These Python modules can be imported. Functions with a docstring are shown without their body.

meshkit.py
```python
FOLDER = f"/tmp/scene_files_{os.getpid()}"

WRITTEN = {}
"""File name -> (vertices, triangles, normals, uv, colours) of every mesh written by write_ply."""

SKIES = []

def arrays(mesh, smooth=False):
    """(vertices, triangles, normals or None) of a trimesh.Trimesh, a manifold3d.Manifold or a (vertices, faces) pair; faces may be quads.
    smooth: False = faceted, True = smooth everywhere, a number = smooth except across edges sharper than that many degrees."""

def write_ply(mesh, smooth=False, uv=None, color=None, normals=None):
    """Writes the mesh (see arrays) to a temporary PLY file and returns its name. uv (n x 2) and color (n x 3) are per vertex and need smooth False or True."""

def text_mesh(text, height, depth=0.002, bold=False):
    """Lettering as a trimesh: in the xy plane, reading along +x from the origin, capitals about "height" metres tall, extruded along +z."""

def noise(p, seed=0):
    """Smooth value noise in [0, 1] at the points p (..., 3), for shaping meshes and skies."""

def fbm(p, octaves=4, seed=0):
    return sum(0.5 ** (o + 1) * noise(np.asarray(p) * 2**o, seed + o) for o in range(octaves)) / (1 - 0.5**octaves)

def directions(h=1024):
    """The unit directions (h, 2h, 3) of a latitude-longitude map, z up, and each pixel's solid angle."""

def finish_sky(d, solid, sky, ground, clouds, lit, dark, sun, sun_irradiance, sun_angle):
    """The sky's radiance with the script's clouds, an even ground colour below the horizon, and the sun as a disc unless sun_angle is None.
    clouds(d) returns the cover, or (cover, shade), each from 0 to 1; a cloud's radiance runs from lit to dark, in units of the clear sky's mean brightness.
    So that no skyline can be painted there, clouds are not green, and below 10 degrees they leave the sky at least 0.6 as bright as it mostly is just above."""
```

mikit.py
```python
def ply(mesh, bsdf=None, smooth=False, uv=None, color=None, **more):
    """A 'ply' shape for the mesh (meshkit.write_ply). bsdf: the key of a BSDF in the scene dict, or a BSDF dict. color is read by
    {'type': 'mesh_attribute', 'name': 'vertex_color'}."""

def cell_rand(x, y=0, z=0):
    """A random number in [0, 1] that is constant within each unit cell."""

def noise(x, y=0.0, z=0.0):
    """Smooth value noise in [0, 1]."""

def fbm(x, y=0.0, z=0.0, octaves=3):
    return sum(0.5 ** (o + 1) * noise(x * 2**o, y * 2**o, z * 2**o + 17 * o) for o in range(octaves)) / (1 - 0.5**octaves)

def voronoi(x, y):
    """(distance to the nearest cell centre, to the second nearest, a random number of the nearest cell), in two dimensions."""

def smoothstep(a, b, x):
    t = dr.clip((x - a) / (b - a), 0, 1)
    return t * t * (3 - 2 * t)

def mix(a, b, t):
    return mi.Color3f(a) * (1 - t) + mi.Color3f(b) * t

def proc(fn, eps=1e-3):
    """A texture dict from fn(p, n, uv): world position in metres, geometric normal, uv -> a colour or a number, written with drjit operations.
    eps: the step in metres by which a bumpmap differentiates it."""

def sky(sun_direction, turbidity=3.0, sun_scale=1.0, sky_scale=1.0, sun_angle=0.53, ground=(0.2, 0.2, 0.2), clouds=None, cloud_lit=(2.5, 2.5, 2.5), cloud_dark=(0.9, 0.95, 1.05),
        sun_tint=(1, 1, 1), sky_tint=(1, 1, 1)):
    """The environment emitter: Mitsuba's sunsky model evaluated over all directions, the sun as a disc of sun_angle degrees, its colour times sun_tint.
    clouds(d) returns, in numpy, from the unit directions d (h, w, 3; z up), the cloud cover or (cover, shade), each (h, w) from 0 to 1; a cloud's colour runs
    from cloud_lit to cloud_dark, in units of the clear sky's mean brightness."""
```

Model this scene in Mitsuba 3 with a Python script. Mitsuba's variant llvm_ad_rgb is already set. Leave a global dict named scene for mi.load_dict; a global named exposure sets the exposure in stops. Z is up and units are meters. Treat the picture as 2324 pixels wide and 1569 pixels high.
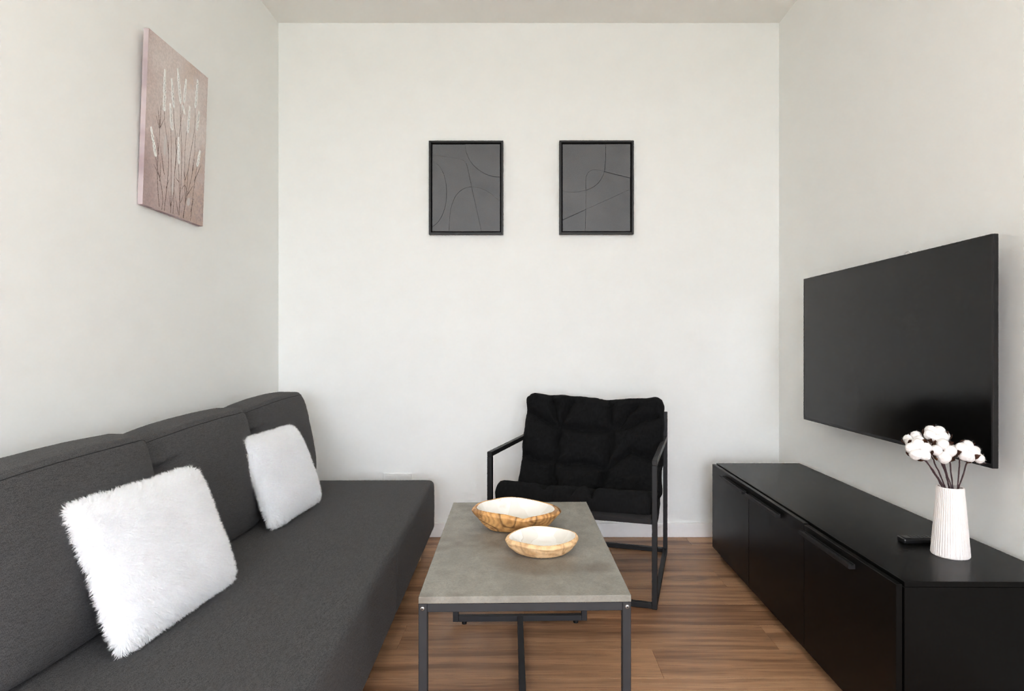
import math, random
import numpy as np, trimesh, shapely
import drjit as dr
import mitsuba as mi
import meshkit, mikit
from mikit import noise, fbm, voronoi, cell_rand, smoothstep, mix
from shapely.geometry import Polygon, LineString, box as sbox
from shapely.ops import polygonize, unary_union

rng = np.random.default_rng(7)
T = mi.ScalarTransform4f
scene, labels = {}, {}

# ------------------------------------------------------------------ camera, light, exposure
EYE = 1.038
scene['camera'] = {'type': 'perspective', 'fov': 2 * math.degrees(math.atan(1162 / 1370)), 'fov_axis': 'x', 'near_clip': 0.05, 'far_clip': 200.0,
                   'principal_point_offset_x': -30 / 2324, 'principal_point_offset_y': -1.5 / 1569,
                   'to_world': T().look_at(origin=[0, 0, EYE], target=[0, 1, EYE], up=[0, 0, 1])}
# a bright overcast day outside the wide window behind the camera
scene['sky'] = mikit.sky((0.2, 0.6, 0.9), turbidity=4.0, sun_scale=0.0, sky_scale=24.0, ground=(0.46, 0.48, 0.44),
                         clouds=lambda d: np.ones(d.shape[:2]), cloud_lit=(0.955, 1.010, 1.125), cloud_dark=(0.955, 1.010, 1.125))
LAMP = (2.6, 2.6, 2.5)       # radiance of the flush ceiling lamp above the coffee table, out of the frame
exposure = 2.12
XL, XR, YF, YB, HT = -1.345, 1.383, -4.00, 3.29, 2.80      # the room: left, right, rear, back, height


# ------------------------------------------------------------------ helpers
def numbered(key):
    if key not in scene and not any(k.startswith(key + '__') for k in scene):
        return key
    i = 1
    while f'{key}_{i:03d}' in scene or any(k.startswith(f'{key}_{i:03d}__') for k in scene):
        i += 1
    return f'{key}_{i:03d}'


def put(name, mesh, bsdf, parent=None, smooth=False, label=None, kind=None, uv=None):
    key = numbered((parent + '__' if parent else '') + name)
    scene[key] = mikit.ply(mesh, bsdf, smooth, uv=uv)
    if label or kind:
        labels[key] = {}
        if label: labels[key]['label'] = label
        if kind: labels[key]['kind'] = kind
    return key


def thing(name, label, category, group=None):
    key = numbered(name)
    labels[key] = {'label': label, 'category': category}
    if group: labels[key]['group'] = group
    return key


def join(ms):
    return trimesh.util.concatenate(list(ms))


def cbox(lo, hi, ch=0.0):
    lo, hi = np.asarray(lo, float), np.asarray(hi, float)
    if ch <= 0:
        return trimesh.creation.box(bounds=[lo, hi])
    ch = min(ch, 0.49 * float(np.min(hi - lo)))
    pts = []
    for s in np.ndindex(2, 2, 2):
        c = np.where(np.array(s) == 1, hi, lo)
        d = np.where(np.array(s) == 1, -ch, ch)
        for k in range(3):
            q = c + d; q[k] = c[k]; pts.append(q)
    return trimesh.convex.convex_hull(np.array(pts))


def beam(p0, p1, w, h, ch=0.0015, side=None):
    """A square tube from p0 to p1: w across (along side), h the other way."""
    p0, p1 = np.asarray(p0, float), np.asarray(p1, float)
    L = np.linalg.norm(p1 - p0); t = (p1 - p0) / L
    s = np.asarray(side if side is not None else ([1, 0, 0] if abs(t[0]) < 0.7 else [0, 1, 0]), float)
    s = s - t * (s @ t); s /= np.linalg.norm(s)
    n = np.cross(t, s)
    m = cbox([-w / 2, -h / 2, 0], [w / 2, h / 2, L], ch)
    M = np.eye(4); M[:3, 0], M[:3, 1], M[:3, 2], M[:3, 3] = s, n, t, p0
    m.apply_transform(M)
    return m


def turned(m, deg, about=(0, 0, 0)):
    m = m.copy(); m.apply_transform(trimesh.transformations.rotation_matrix(math.radians(deg), [0, 0, 1], about)); return m


def cube_grid(h, s):
    """The surface of a box of half sizes h as grids of spacing about s; vertices merged."""
    V, F, at = [], [], 0
    h = np.asarray(h, float)
    for ax in range(3):
        a, b = (ax + 1) % 3, (ax + 2) % 3
        na, nb = max(2, int(2 * h[a] / s)), max(2, int(2 * h[b] / s))
        A, B = np.meshgrid(np.linspace(-h[a], h[a], na + 1), np.linspace(-h[b], h[b], nb + 1), indexing='ij')
        i, j = np.meshgrid(np.arange(na), np.arange(nb), indexing='ij')
        q = np.stack([i * (nb + 1) + j, (i + 1) * (nb + 1) + j, (i + 1) * (nb + 1) + j + 1, i * (nb + 1) + j + 1], -1).reshape(-1, 4)
        for sg in (-1, 1):
            P = np.zeros((A.size, 3)); P[:, a], P[:, b], P[:, ax] = A.ravel(), B.ravel(), sg * h[ax]
            f = np.vstack([q[:, [0, 1, 2]], q[:, [0, 2, 3]]])
            F.append((f if sg > 0 else f[:, ::-1]) + at); V.append(P); at += len(P)
    m = trimesh.Trimesh(np.vstack(V), np.vstack(F), process=False)
    m.merge_vertices(digits_vertex=6)
    return m


def soft_box(h, r, s):
    """A box with all edges rounded by r; returns (mesh, the unrounded surface points)."""
    m = cube_grid(h, s)
    q = np.array(m.vertices); h = np.asarray(h, float)
    inner = np.clip(q, -(h - r), h - r)
    d = q - inner
    m.vertices = inner + r * d / np.maximum(np.linalg.norm(d, axis=1, keepdims=True), 1e-9)
    return m, q


def tube(pts, r, sides=8, closed_ends=True):
    p = np.asarray(pts, float); n = len(p)
    r = np.broadcast_to(np.asarray(r, float), (n,))
    t = np.gradient(p, axis=0); t /= np.linalg.norm(t, axis=1, keepdims=True) + 1e-12
    a = np.cross(t[0], [0, 0, 1.0]) if abs(t[0][2]) < 0.9 else np.cross(t[0], [1.0, 0, 0])
    A = []
    for k in range(n):
        a = a - t[k] * (a @ t[k]); a /= np.linalg.norm(a); A.append(a)
    A = np.array(A); B = np.cross(t, A)
    ang = np.arange(sides) * 2 * np.pi / sides
    v = (p[:, None] + r[:, None, None] * (np.cos(ang)[None, :, None] * A[:, None] + np.sin(ang)[None, :, None] * B[:, None])).reshape(-1, 3)
    f = []
    for k in range(n - 1):
        for j in range(sides):
            j2 = (j + 1) % sides
            f += [[k * sides + j, k * sides + j2, (k + 1) * sides + j2], [k * sides + j, (k + 1) * sides + j2, (k + 1) * sides + j]]
    if closed_ends:
        v = np.vstack([v, p[0], p[-1]]); c0, c1 = len(v) - 2, len(v) - 1
        for j in range(sides):
            j2 = (j + 1) % sides
            f += [[c0, j2, j], [c1, (n - 1) * sides + j, (n - 1) * sides + j2]]
    return trimesh.Trimesh(v, np.array(f), process=False)


def smooth_path(pts, n):
    from scipy.interpolate import CubicSpline
    p = np.asarray(pts, float)
    s = np.r_[0, np.cumsum(np.linalg.norm(np.diff(p, axis=0), axis=1))]
    return CubicSpline(s, p)(np.linspace(0, s[-1], n))


def seg_dist(P, segs):
    out = np.full(len(P), 9.0)
    for a, b in segs:
        a, b = np.asarray(a, float), np.asarray(b, float)
        t = np.clip(((P - a) @ (b - a)) / max((b - a) @ (b - a), 1e-12), 0, 1)
        out = np.minimum(out, np.linalg.norm(P - (a + t[:, None] * (b - a)), axis=1))
    return out


# ------------------------------------------------------------------ materials
def mat(key, bsdf, two=True):
    scene[key] = {'type': 'twosided', 'bsdf': bsdf} if two else bsdf
    return key


def rgb(*c):
    return {'type': 'rgb', 'value': list(c)}


def pr(base, rough=0.5, spec=0.5, metal=0.0, **kw):
    return {'type': 'principled', 'base_color': base, 'roughness': rough, 'specular': spec, 'metallic': metal, **kw}


def wall_fn(p, n, uv):
    return mix((0.842, 0.847, 0.822), (0.857, 0.862, 0.838), fbm(p.x * 9, p.y * 9, p.z * 9))
mat('wall_paint', {'type': 'diffuse', 'reflectance': mikit.proc(wall_fn)})
mat('ceiling_paint', {'type': 'diffuse', 'reflectance': rgb(0.86, 0.852, 0.815)})
mat('trim_paint', pr(rgb(0.86, 0.85, 0.83), 0.5, 0.4))
mat('subfloor_board', {'type': 'diffuse', 'reflectance': rgb(0.05, 0.03, 0.02)})

PW, PL, PY, PX = 0.18, 1.31, 2.245, 0.87      # plank width and length, one long joint, one butt joint


def floor_fn(p, n, uv):
    row = dr.floor((p.y - PY) / PW) + 60
    lag = (row + 1 - 60 + 60) - 3 * dr.floor((row + 1 - 60 + 60) / 3)
    xx = (p.x - PX - PL * lag / 3) / PL
    col = dr.floor(xx) + 40
    r1, r2 = cell_rand(row, col, 3), cell_rand(row, col, 9)
    x, y = p.x + 13.7 * r1, p.y + 7.1 * r2
    warp = fbm(x * 2.2, y * 5, 3.0) - 0.5
    g = fbm(x * 1.6, (y + 0.035 * warp) * 26, r1 * 9, octaves=4)
    fine = fbm(x * 7, (y + 0.010 * warp) * 190, 1.7, octaves=4)
    pores = smoothstep(0.60, 0.80, fbm(x * 14, y * 420, 5.0, octaves=2))
    # knots with rings around them
    kx, ky = x * 1.35, y * 5.2
    d1, d2, w = voronoi(kx, ky)
    ring = 0.5 + 0.5 * dr.sin(d1 * 46 + 6 * noise(x * 6, y * 20))
    knot = smoothstep(0.30, 0.04, d1) * smoothstep(0.55, 0.75, w)
    dark = smoothstep(0.45, 0.80, g + 0.10 * (fine - 0.5))
    c = mix((0.350, 0.190, 0.100), (0.165, 0.080, 0.040), dark)
    c = mix(c, (0.44, 0.265, 0.150), 0.5 * smoothstep(0.50, 0.25, g))
    c = c * (0.74 + 0.52 * fine)
    c = mix(c, (0.12, 0.056, 0.03), 0.35 * pores)
    c = mix(c, (0.13, 0.065, 0.034), knot * (0.35 + 0.4 * ring))
    return c * (1.00 + 0.16 * r2)
def floor_bump(p, n, uv):
    return fbm(p.x * 9, p.y * 260, 2.0, octaves=2)
mat('floor_wood', {'type': 'bumpmap', 'scale': 0.00035, 'arbitrary': {'type': 'proc', **{k: v for k, v in mikit.proc(floor_bump).items() if k != 'type'}},
                   'bsdf': pr(mikit.proc(floor_fn), 0.42, 0.4)})


def weave_fn(p, n, uv):
    m = fbm(p.x * 900, p.y * 900, p.z * 900, octaves=2)
    b = fbm(p.x * 330, p.y * 90, p.z * 330, octaves=2)
    k = dr.clip(0.75 * m + 0.25 * b, 0, 1)
    return mix((0.031, 0.031, 0.032), (0.073, 0.072, 0.072), smoothstep(0.25, 0.75, k))
mat('sofa_fabric', pr(mikit.proc(weave_fn), 0.9, 0.2, sheen=0.25, sheen_tint=0.3))
mat('sofa_seam', pr(rgb(0.026, 0.026, 0.027), 0.9, 0.2))


def suede_fn(p, n, uv):
    return mix((0.0035, 0.0035, 0.0037), (0.010, 0.010, 0.0105), fbm(p.x * 160, p.y * 160, p.z * 60, octaves=3))
mat('black_suede', pr(mikit.proc(suede_fn), 0.95, 0.12, sheen=0.05))
mat('black_canvas', pr(rgb(0.010, 0.010, 0.011), 0.6, 0.35))
mat('black_metal', pr(rgb(0.009, 0.009, 0.0095), 0.45, 0.32))
mat('grey_metal', pr(rgb(0.024, 0.024, 0.026), 0.55, 0.28))
mat('steel', pr(rgb(0.30, 0.29, 0.28), 0.38, 0.5, 0.9))
mat('screw_recess', pr(rgb(0.01, 0.01, 0.01), 0.6, 0.3))


def concrete_fn(p, n, uv):
    big = fbm(p.x * 7, p.y * 7, p.z * 7, octaves=5)
    mid = fbm(p.x * 45 + 4, p.y * 30, p.z * 45, octaves=3)
    speck = smoothstep(0.70, 0.86, noise(p.x * 620, p.y * 620, p.z * 620))
    c = mix((0.180, 0.171, 0.146), (0.252, 0.243, 0.212), smoothstep(0.25, 0.75, 0.65 * big + 0.35 * mid))
    blot = smoothstep(0.56, 0.74, fbm(p.x * 5 + 8, p.y * 5 + 3, 2.0, octaves=5))
    c = mix(c, (0.130, 0.108, 0.086), 0.72 * blot * (0.5 + mid))
    return mix(c, (0.16, 0.15, 0.13), 0.5 * speck) * (0.90 + 0.20 * fbm(p.x * 260, p.y * 260, p.z * 260, octaves=2))
mat('concrete', pr(mikit.proc(concrete_fn), 0.48, 0.4))

mat('cabinet_black', pr(rgb(0.0036, 0.0034, 0.0033), 0.33, 0.095))
mat('cabinet_inside', pr(rgb(0.004, 0.004, 0.004), 0.6, 0.3))
mat('screen_glass', pr(rgb(0.0022, 0.0021, 0.0020), 0.14, 0.27))
mat('tv_plastic', pr(rgb(0.008, 0.008, 0.0085), 0.4, 0.3))
mat('white_plastic', pr(rgb(0.80, 0.80, 0.78), 0.35, 0.5))
mat('white_cable', pr(rgb(0.75, 0.75, 0.74), 0.4, 0.5))
mat('remote_black', pr(rgb(0.008, 0.008, 0.0085), 0.25, 0.5))
mat('remote_key', pr(rgb(0.014, 0.014, 0.015), 0.5, 0.3))
mat('ceramic', pr(rgb(0.775, 0.735, 0.715), 0.55, 0.35))
mat('fur_white', {'type': 'principledthin', 'base_color': rgb(0.99, 0.993, 0.996), 'roughness': 0.8, 'spec_trans': 0.0, 'diff_trans': 1.1}, two=False)
mat('pillow_cloth', {'type': 'diffuse', 'reflectance': rgb(0.97, 0.975, 0.98)})
mat('cotton', {'type': 'diffuse', 'reflectance': rgb(0.83, 0.81, 0.80)})
mat('cotton_wisp', {'type': 'principledthin', 'base_color': rgb(0.93, 0.92, 0.91), 'roughness': 0.8, 'spec_trans': 0.0, 'diff_trans': 1.0}, two=False)
mat('stem_brown', pr(rgb(0.055, 0.030, 0.033), 0.6, 0.3))


def husk_fn(p, n, uv):
    return mix((0.045, 0.016, 0.008), (0.22, 0.095, 0.035), smoothstep(0.55, 0.85, fbm(p.x * 60, p.y * 60, p.z * 60)))
mat('husk_brown', pr(mikit.proc(husk_fn), 0.65, 0.3))


def teak(seed, light, dark, line, strength):
    def fn(p, n, uv):
        x, y, z = p.x * 13 + seed, p.y * 13, p.z * 9
        w = fbm(x * 0.8, y * 0.8, z * 0.8, octaves=2)
        bands = fbm(p.x * 62 + 5 * w + seed, p.y * 62 + 5 * w, p.z * 9 + 3 * w, octaves=3)      # upright grain
        lines = dr.maximum(smoothstep(0.035, 0.0, dr.abs(fbm(x * 1.2 + 5, y * 1.2, z * 0.40, octaves=2) - 0.5)), 0.25 * smoothstep(0.012, 0.0, dr.abs(fbm(x * 1.6 + 25, y * 1.6, z * 0.9, octaves=3) - 0.47)))
        arcs = 0.5 + 0.5 * dr.sin(150 * fbm(x * 0.55 + 9, y * 0.55, z * 1.1, octaves=2))
        spot = smoothstep(0.70, 0.76, noise(x * 2.1 + 3, y * 2.1, z * 2.6))
        fine = fbm(p.x * 230, p.y * 230, p.z * 40)
        c = mix(light, dark, smoothstep(0.28, 0.80, 0.62 * bands + 0.25 * arcs + 0.25 * (noise(x * 0.9, y * 0.9, z * 0.5) - 0.4)))
        c = mix(c, line, dr.clip(strength * (0.9 * lines + 0.6 * spot), 0, 1))
        return c * (0.85 + 0.3 * fine)
    return fn
mat('teak_honey', pr(mikit.proc(teak(2.3, (0.62, 0.34, 0.125), (0.34, 0.150, 0.045), (0.115, 0.046, 0.016), 0.8)), 0.40, 0.45))
mat('teak_pale', pr(mikit.proc(teak(8.1, (0.72, 0.49, 0.27), (0.47, 0.265, 0.115), (0.30, 0.145, 0.055), 0.45)), 0.42, 0.45))


def shell_fn(p, n, uv):
    d1, d2, w = voronoi(p.x * 24 + 0.4 * noise(p.x * 60, p.y * 60), p.y * 24)
    c = mix((0.70, 0.665, 0.60), (0.79, 0.770, 0.725), w)
    c = mix(c, (0.62, 0.565, 0.475), 0.55 * smoothstep(0.55, 0.8, fbm(p.x * 26, p.y * 26, p.z * 26, octaves=4)))
    crack = smoothstep(0.035, 0.0, d2 - d1) * smoothstep(0.45, 0.70, noise(p.x * 18, p.y * 18, 4.0))
    return mix(c, (0.45, 0.37, 0.27), 0.55 * crack)
mat('shell_inlay', pr(mikit.proc(shell_fn), 0.45, 0.35))
mat('art_frame', pr(rgb(0.014, 0.014, 0.014), 0.45, 0.35))


def leather_fn(p, n, uv):
    b = fbm(p.x * 7 + p.z * 3, p.z * 9, 3.0, octaves=3)
    f = fbm(p.x * 420, p.z * 420, 1.0, octaves=2)
    return mix((0.078, 0.080, 0.085), (0.132, 0.133, 0.137), 0.65 * b + 0.35 * f)
mat('leather_grey', pr(mikit.proc(leather_fn), 0.5, 0.4))
mat('art_backing', pr(rgb(0.004, 0.004, 0.004), 0.8, 0.2))

CW, CH = 0.39, 0.61


def canvas_fn(p, n, uv):
    u, v = uv.x, uv.y
    r = dr.sqrt(dr.square((u - 0.22) / 0.26) + dr.square((v - 0.42) / 0.34))
    n1 = fbm(u * 11, v * 11, 2.0, octaves=5) - 0.5
    n2 = fbm(u * 160, v * 160, 7.0, octaves=3) - 0.5
    c = mix((0.700, 0.632, 0.600), (0.560, 0.455, 0.430), smoothstep(0.25, 1.15, r + 0.7 * n1))
    c = mix(c, (0.400, 0.300, 0.295), 0.75 * smoothstep(0.85, 1.5, r + 0.7 * n1))
    c = mix(c, (0.60, 0.47, 0.38), 0.4 * smoothstep(0.06, 0.24, n1 + 0.3 * n2) * smoothstep(0.12, 0.3, u))
    return c * (1 + 0.28 * n2)
mat('canvas_paint', {'type': 'diffuse', 'reflectance': mikit.proc(canvas_fn)})
def edge_fn(p, n, uv):
    return mix((0.56, 0.47, 0.48), (0.40, 0.31, 0.33), smoothstep(0.3, 0.7, fbm(p.y * 30, p.z * 9, 5.0, octaves=4)))
mat('canvas_edge', {'type': 'diffuse', 'reflectance': mikit.proc(edge_fn)})
mat('paint_white', pr(rgb(0.80, 0.79, 0.76), 0.5, 0.3))
mat('paint_faint', pr(rgb(0.60, 0.55, 0.53), 0.6, 0.3))
mat('paint_brown', pr(rgb(0.150, 0.095, 0.080), 0.6, 0.3))
mat('paint_dark', pr(rgb(0.085, 0.075, 0.075), 0.6, 0.3))
mat('pale_wood', pr(rgb(0.55, 0.36, 0.19), 0.45, 0.4))

# ------------------------------------------------------------------ the room
def struct(key, mesh, bsdf, label=None):
    scene[key] = mikit.ply(mesh, bsdf)
    labels[key] = {'kind': 'structure'}
    if label: labels[key]['label'] = label


TH = 0.12
struct('wall_back', cbox([XL - TH, YB, -0.03], [XR + TH, YB + TH, HT + TH]), 'wall_paint', 'white painted back wall behind the armchair')
struct('wall_left', cbox([XL - TH, YF - TH, -0.03], [XL, YB, HT + TH]), 'wall_paint', 'white painted wall behind the sofa')
VY0, VY1, VZ0, VZ1 = -1.60, -0.62, 0.45, 2.10           # a second window, in the right wall behind the camera
struct('wall_right', join([cbox([XR, YF - TH, -0.03], [XR + TH, VY0, HT + TH]), cbox([XR, VY1, -0.03], [XR + TH, YB, HT + TH]),
                           cbox([XR, VY0, -0.03], [XR + TH, VY1, VZ0]), cbox([XR, VY0, VZ1], [XR + TH, VY1, HT + TH])]), 'wall_paint', 'white painted wall behind the television')
struct('window_2', join([cbox([XR + 0.03, VY0, VZ0], [XR + 0.09, VY0 + 0.05, VZ1], 0.004), cbox([XR + 0.03, VY1 - 0.05, VZ0], [XR + 0.09, VY1, VZ1], 0.004),
                         cbox([XR + 0.03, VY0 + 0.05, VZ1 - 0.05], [XR + 0.09, VY1 - 0.05, VZ1], 0.004), cbox([XR + 0.03, VY0 + 0.05, VZ0], [XR + 0.09, VY1 - 0.05, VZ0 + 0.05], 0.004)]), 'trim_paint')
struct('ceiling', cbox([XL, YF, HT], [XR, YB, HT + TH]), 'ceiling_paint', 'plain white ceiling')
WX0, WX1, WZ0, WZ1 = -1.29, 1.20, 0.45, 2.60            # the wide balcony opening behind the camera
struct('wall_rear', join([cbox([XL, YF - TH, -0.03], [WX0, YF, HT + TH]), cbox([WX1, YF - TH, -0.03], [XR, YF, HT + TH]),
                          cbox([WX0, YF - TH, WZ1], [WX1, YF, HT + TH]), cbox([WX0, YF - TH, -0.03], [WX1, YF, WZ0])]), 'wall_paint')
struct('window_1', join([cbox([WX0, YF - 0.09, WZ0], [WX0 + 0.05, YF - 0.03, WZ1], 0.004), cbox([WX1 - 0.05, YF - 0.09, WZ0], [WX1, YF - 0.03, WZ1], 0.004),
                         cbox([WX0 + 0.05, YF - 0.09, WZ1 - 0.05], [WX1 - 0.05, YF - 0.03, WZ1], 0.004), cbox([WX0 + 0.05, YF - 0.09, WZ0], [WX1 - 0.05, YF - 0.03, WZ0 + 0.05], 0.004)]), 'trim_paint')
struct('floor', cbox([XL, YF, -0.03], [XR, YB, -0.012]), 'subfloor_board', 'brown wood plank floor')
for row in range(-36, 7):
    y0, y1 = max(PY + PW * row, YF), min(PY + PW * (row + 1), YB)
    if y1 - y0 < 0.01: continue
    off = PX + PL * ((row + 1) % 3) / 3
    for k in range(-4, 4):
        x0, x1 = max(off + PL * k, XL), min(off + PL * (k + 1), XR)
        if x1 - x0 < 0.02: continue
        g = 0.00025
        put('plank', cbox([x0 + g, y0 + g, -0.012], [x1 - g, y1 - g, 0.0], 0.0007), 'floor_wood', 'floor')
BH, BT = 0.077, 0.014
def skirting(lo, hi): return cbox(lo, hi, 0.002)
struct('baseboard_back', skirting([XL + BT, YB - BT, 0], [XR - BT, YB, BH]), 'trim_paint', 'white baseboard under the back wall')
struct('baseboard_left', skirting([XL, YF, 0], [XL + BT, YB, BH]), 'trim_paint')
struct('baseboard_right', skirting([XR - BT, YF, 0], [XR, YB, BH]), 'trim_paint')

lamp = thing('ceiling_lamp', 'round flush white ceiling lamp above the coffee table', 'ceiling lamp')
lb = trimesh.creation.cylinder(0.31, 0.03, sections=64); lb.apply_translation([0.02, 0.35, HT - 0.015])
put('base', lb, 'trim_paint', lamp, smooth=30)
ld = trimesh.creation.cylinder(0.29, 0.035, sections=64); ld.apply_translation([0.02, 0.35, HT - 0.0475])
k = put('diffuser', ld, 'trim_paint', lamp, smooth=30)
scene[k]['emitter'] = {'type': 'area', 'radiance': {'type': 'rgb', 'value': list(LAMP)}}

# ------------------------------------------------------------------ sofa
SA = 1.17                       # the sofa stands a little askew
SP = (-0.459, 3.07, 0)          # far front corner


def S(m): return turned(m, SA, SP)


sofa = thing('sofa', 'charcoal grey fabric sofa with three back cushions along the left wall', 'sofa')
x0, x1, y0, y1, z0, z1 = -1.325, -0.459, 1.07, 3.07, 0.108, 0.362
m, q = soft_box([(x1 - x0) / 2, (y1 - y0) / 2, (z1 - z0) / 2], 0.028, 0.013)
v = np.array(m.vertices)
a, b = v[:, 0] / ((x1 - x0) / 2), v[:, 1] / ((y1 - y0) / 2)
up = (v[:, 2] > 0)
v[:, 2] += up * 0.006 * (1 - a ** 2) * (1 - b ** 4)
v += 0.0022 * (meshkit.fbm(v * 9, 3)[:, None] - 0.5) * np.array([1, 0.6, 1])
yseam = 2.06 - (y0 + y1) / 2
front = smoothf = np.clip((v[:, 0] - ((x1 - x0) / 2 - 0.03)) / 0.02, 0, 1)
v[:, 0] -= 0.0035 * front * np.exp(-np.abs(v[:, 1] - yseam) / 0.008)
m.vertices = v + [(x0 + x1) / 2, (y0 + y1) / 2, (z0 + z1) / 2]
put('seat', S(m), 'sofa_fabric', sofa, smooth=True)
put('seam', S(tube([[x1 - 0.001, 2.06, z1 - 0.03], [x1 - 0.001, 2.06, (z0 + z1) / 2], [x1 - 0.001, 2.06, z0 + 0.03]], 0.0014, 6)), 'sofa_fabric', sofa)
for lx, ly in ((x1 - 0.072, 2.915), (x1 - 0.072, 1.25), (x0 + 0.08, 2.88), (x0 + 0.08, 1.25)):
    prof = [[0.020, 0.0], [0.024, 0.004], [0.030, 0.108], [0.0, 0.108]]
    leg = trimesh.creation.revolve(np.array([[0, 0]] + prof), sections=24)
    leg.apply_translation([lx, ly, 0])
    put('leg', S(leg), 'pale_wood', sofa, smooth=30, label='pale wooden leg')


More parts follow.
